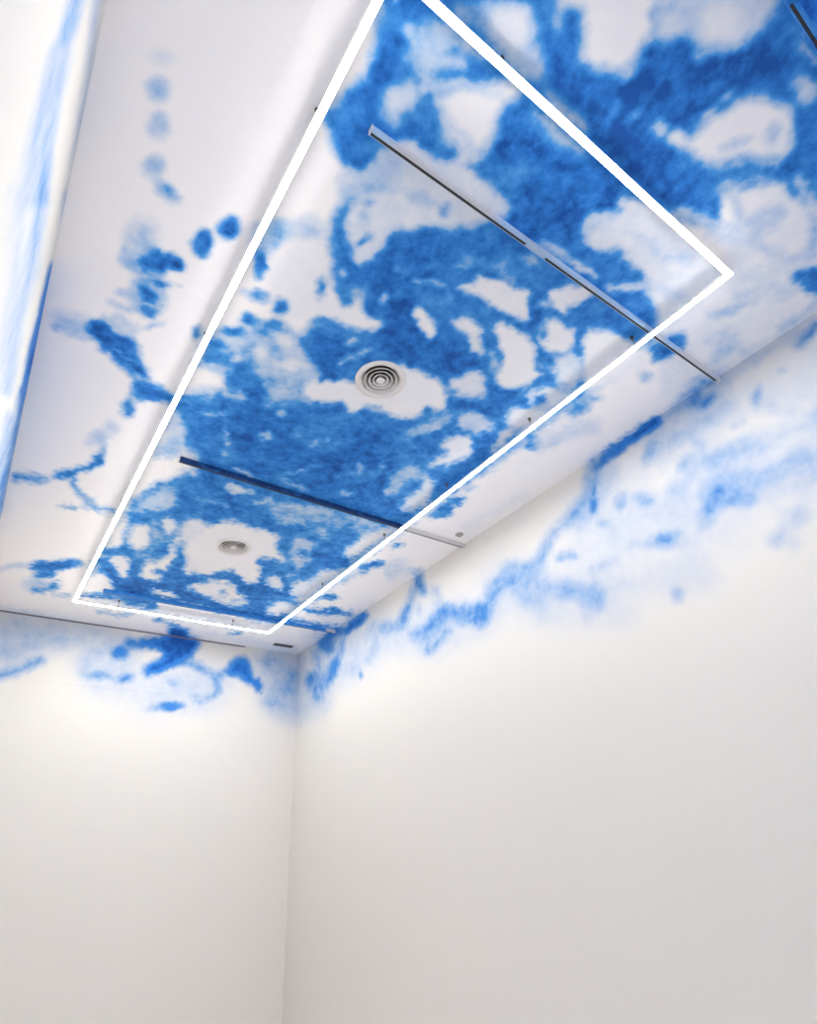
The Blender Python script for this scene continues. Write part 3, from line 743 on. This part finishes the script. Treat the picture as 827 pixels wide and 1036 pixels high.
# ---- round multi-cone air diffusers
def lathe(bm, prof, seg=64, closed=False):
    rings = []
    for r, z in prof:
        rings.append([bm.verts.new((r * math.cos(2 * math.pi * i / seg), r * math.sin(2 * math.pi * i / seg), z)) for i in range(seg)])
    pairs = list(zip(rings, rings[1:])) + ([(rings[-1], rings[0])] if closed else [])
    for a, b in pairs:
        for i in range(seg): bm.faces.new((a[i], a[(i + 1) % seg], b[(i + 1) % seg], b[i]))
    bmesh.ops.recalc_face_normals(bm, faces=bm.faces)
def diffuser(x, y, label):
    o = thing('round_ceiling_vent', label, 'ceiling vent', (x, y, CEIL), 'round vents in the ceiling')
    R = RV
    bm = bmesh.new()
    lathe(bm, [(R, 0), (R, -0.006), (R * .985, -0.011), (R * .90, -0.018), (R * .82, -0.016), (R * .79, -0.010), (R * .775, -0.006), (R * .63, 0.030), (R * .62, 0.034), (R * .79, 0.010), (R * .80, 0.0)], closed=True)
    obj_bm('flange', bm, M_VENT, o, smooth=True)
    for q in (0.60, 0.43, 0.265):
        r = R * q; bm = bmesh.new()
        lathe(bm, [(r + 0.003, -0.006), (r + 0.006, -0.012), (r + 0.012, -0.009), (r + 0.010, -0.003), (r - 0.026, 0.030), (r - 0.030, 0.030)], closed=True)
        obj_bm('ring', bm, M_VENT, o, smooth=True)
    bm = bmesh.new()
    r = R * .17
    lathe(bm, [(0.0005, -0.016), (r * .6, -0.015), (r * .93, -0.012), (r, -0.008), (r * .9, 0.0), (r * .6, 0.03), (0.0005, 0.03)])
    obj_bm('centre_cone', bm, M_VENT, o, smooth=True)
    bm = bmesh.new()
    lathe(bm, [(R * .80, 0.004), (R * .80, 0.12), (0.0005, 0.12), (0.0005, 0.13), (R * .83, 0.13), (R * .83, 0.004)])
    obj_bm('duct', bm, M_DUCT, o)
    bm = bmesh.new()
    box(bm, -R * .78, R * .78, -0.006, 0.006, 0.030, 0.040); box(bm, -0.006, 0.006, -R * .78, R * .78, 0.030, 0.040)
    obj_bm('bracket', bm, M_DUCT, o)
diffuser(V1[0], V1[1], 'round white ringed vent in the middle of the ceiling, the larger and nearer one')
diffuser(V2[0], V2[1], 'round white ringed vent farther back, beyond the middle track, looking small and flat')

# ---- little rectangular slot by the far corner
a = on_ceiling(277, 651.6); b_ = on_ceiling(296.5, 654.0)
cx, cy = (a[0] + b_[0]) / 2, (a[1] + b_[1]) / 2; hl = (b_[0] - a[0]) / 2
sv = thing('slot_vent', 'short dark slot vent in the ceiling by the far corner of the room', 'ceiling vent', (cx, cy, CEIL))
bm = bmesh.new()
for (x0, x1, y0, y1) in ((-hl, hl, -0.055, -0.045), (-hl, hl, 0.045, 0.055), (-hl, -hl + 0.01, -0.045, 0.045), (hl - 0.01, hl, -0.045, 0.045)):
    box(bm, x0, x1, y0, y1, -0.012, 0)
obj_bm('frame', bm, M_GRILLE, sv)
bm = bmesh.new()
box(bm, -hl + 0.01, hl - 0.01, -0.045, 0.045, -0.004, 0)
for k in range(4): box(bm, -hl + 0.01, hl - 0.01, -0.034 + k * 0.02, -0.028 + k * 0.02, -0.011, -0.004)
obj_bm('grille', bm, M_GRILLE, sv)

# ---- small sensor near the end of the middle track
q = on_ceiling(465, 540.5)
se = thing('ceiling_sensor', 'small pale grey round sensor on the ceiling beside the end of the middle track', 'sensor', (q[0], q[1], CEIL))
bm = bmesh.new(); lathe(bm, [(0.0005, 0), (0.055, 0), (0.055, -0.008), (0.048, -0.014), (0.0005, -0.014)], 32)
obj_bm('base', bm, M_SENS, se, smooth=False)
bm = bmesh.new(); lathe(bm, [(0.034, -0.014), (0.032, -0.026), (0.022, -0.036), (0.0005, -0.040)], 32)
obj_bm('dome', bm, M_SENS, se, smooth=True)
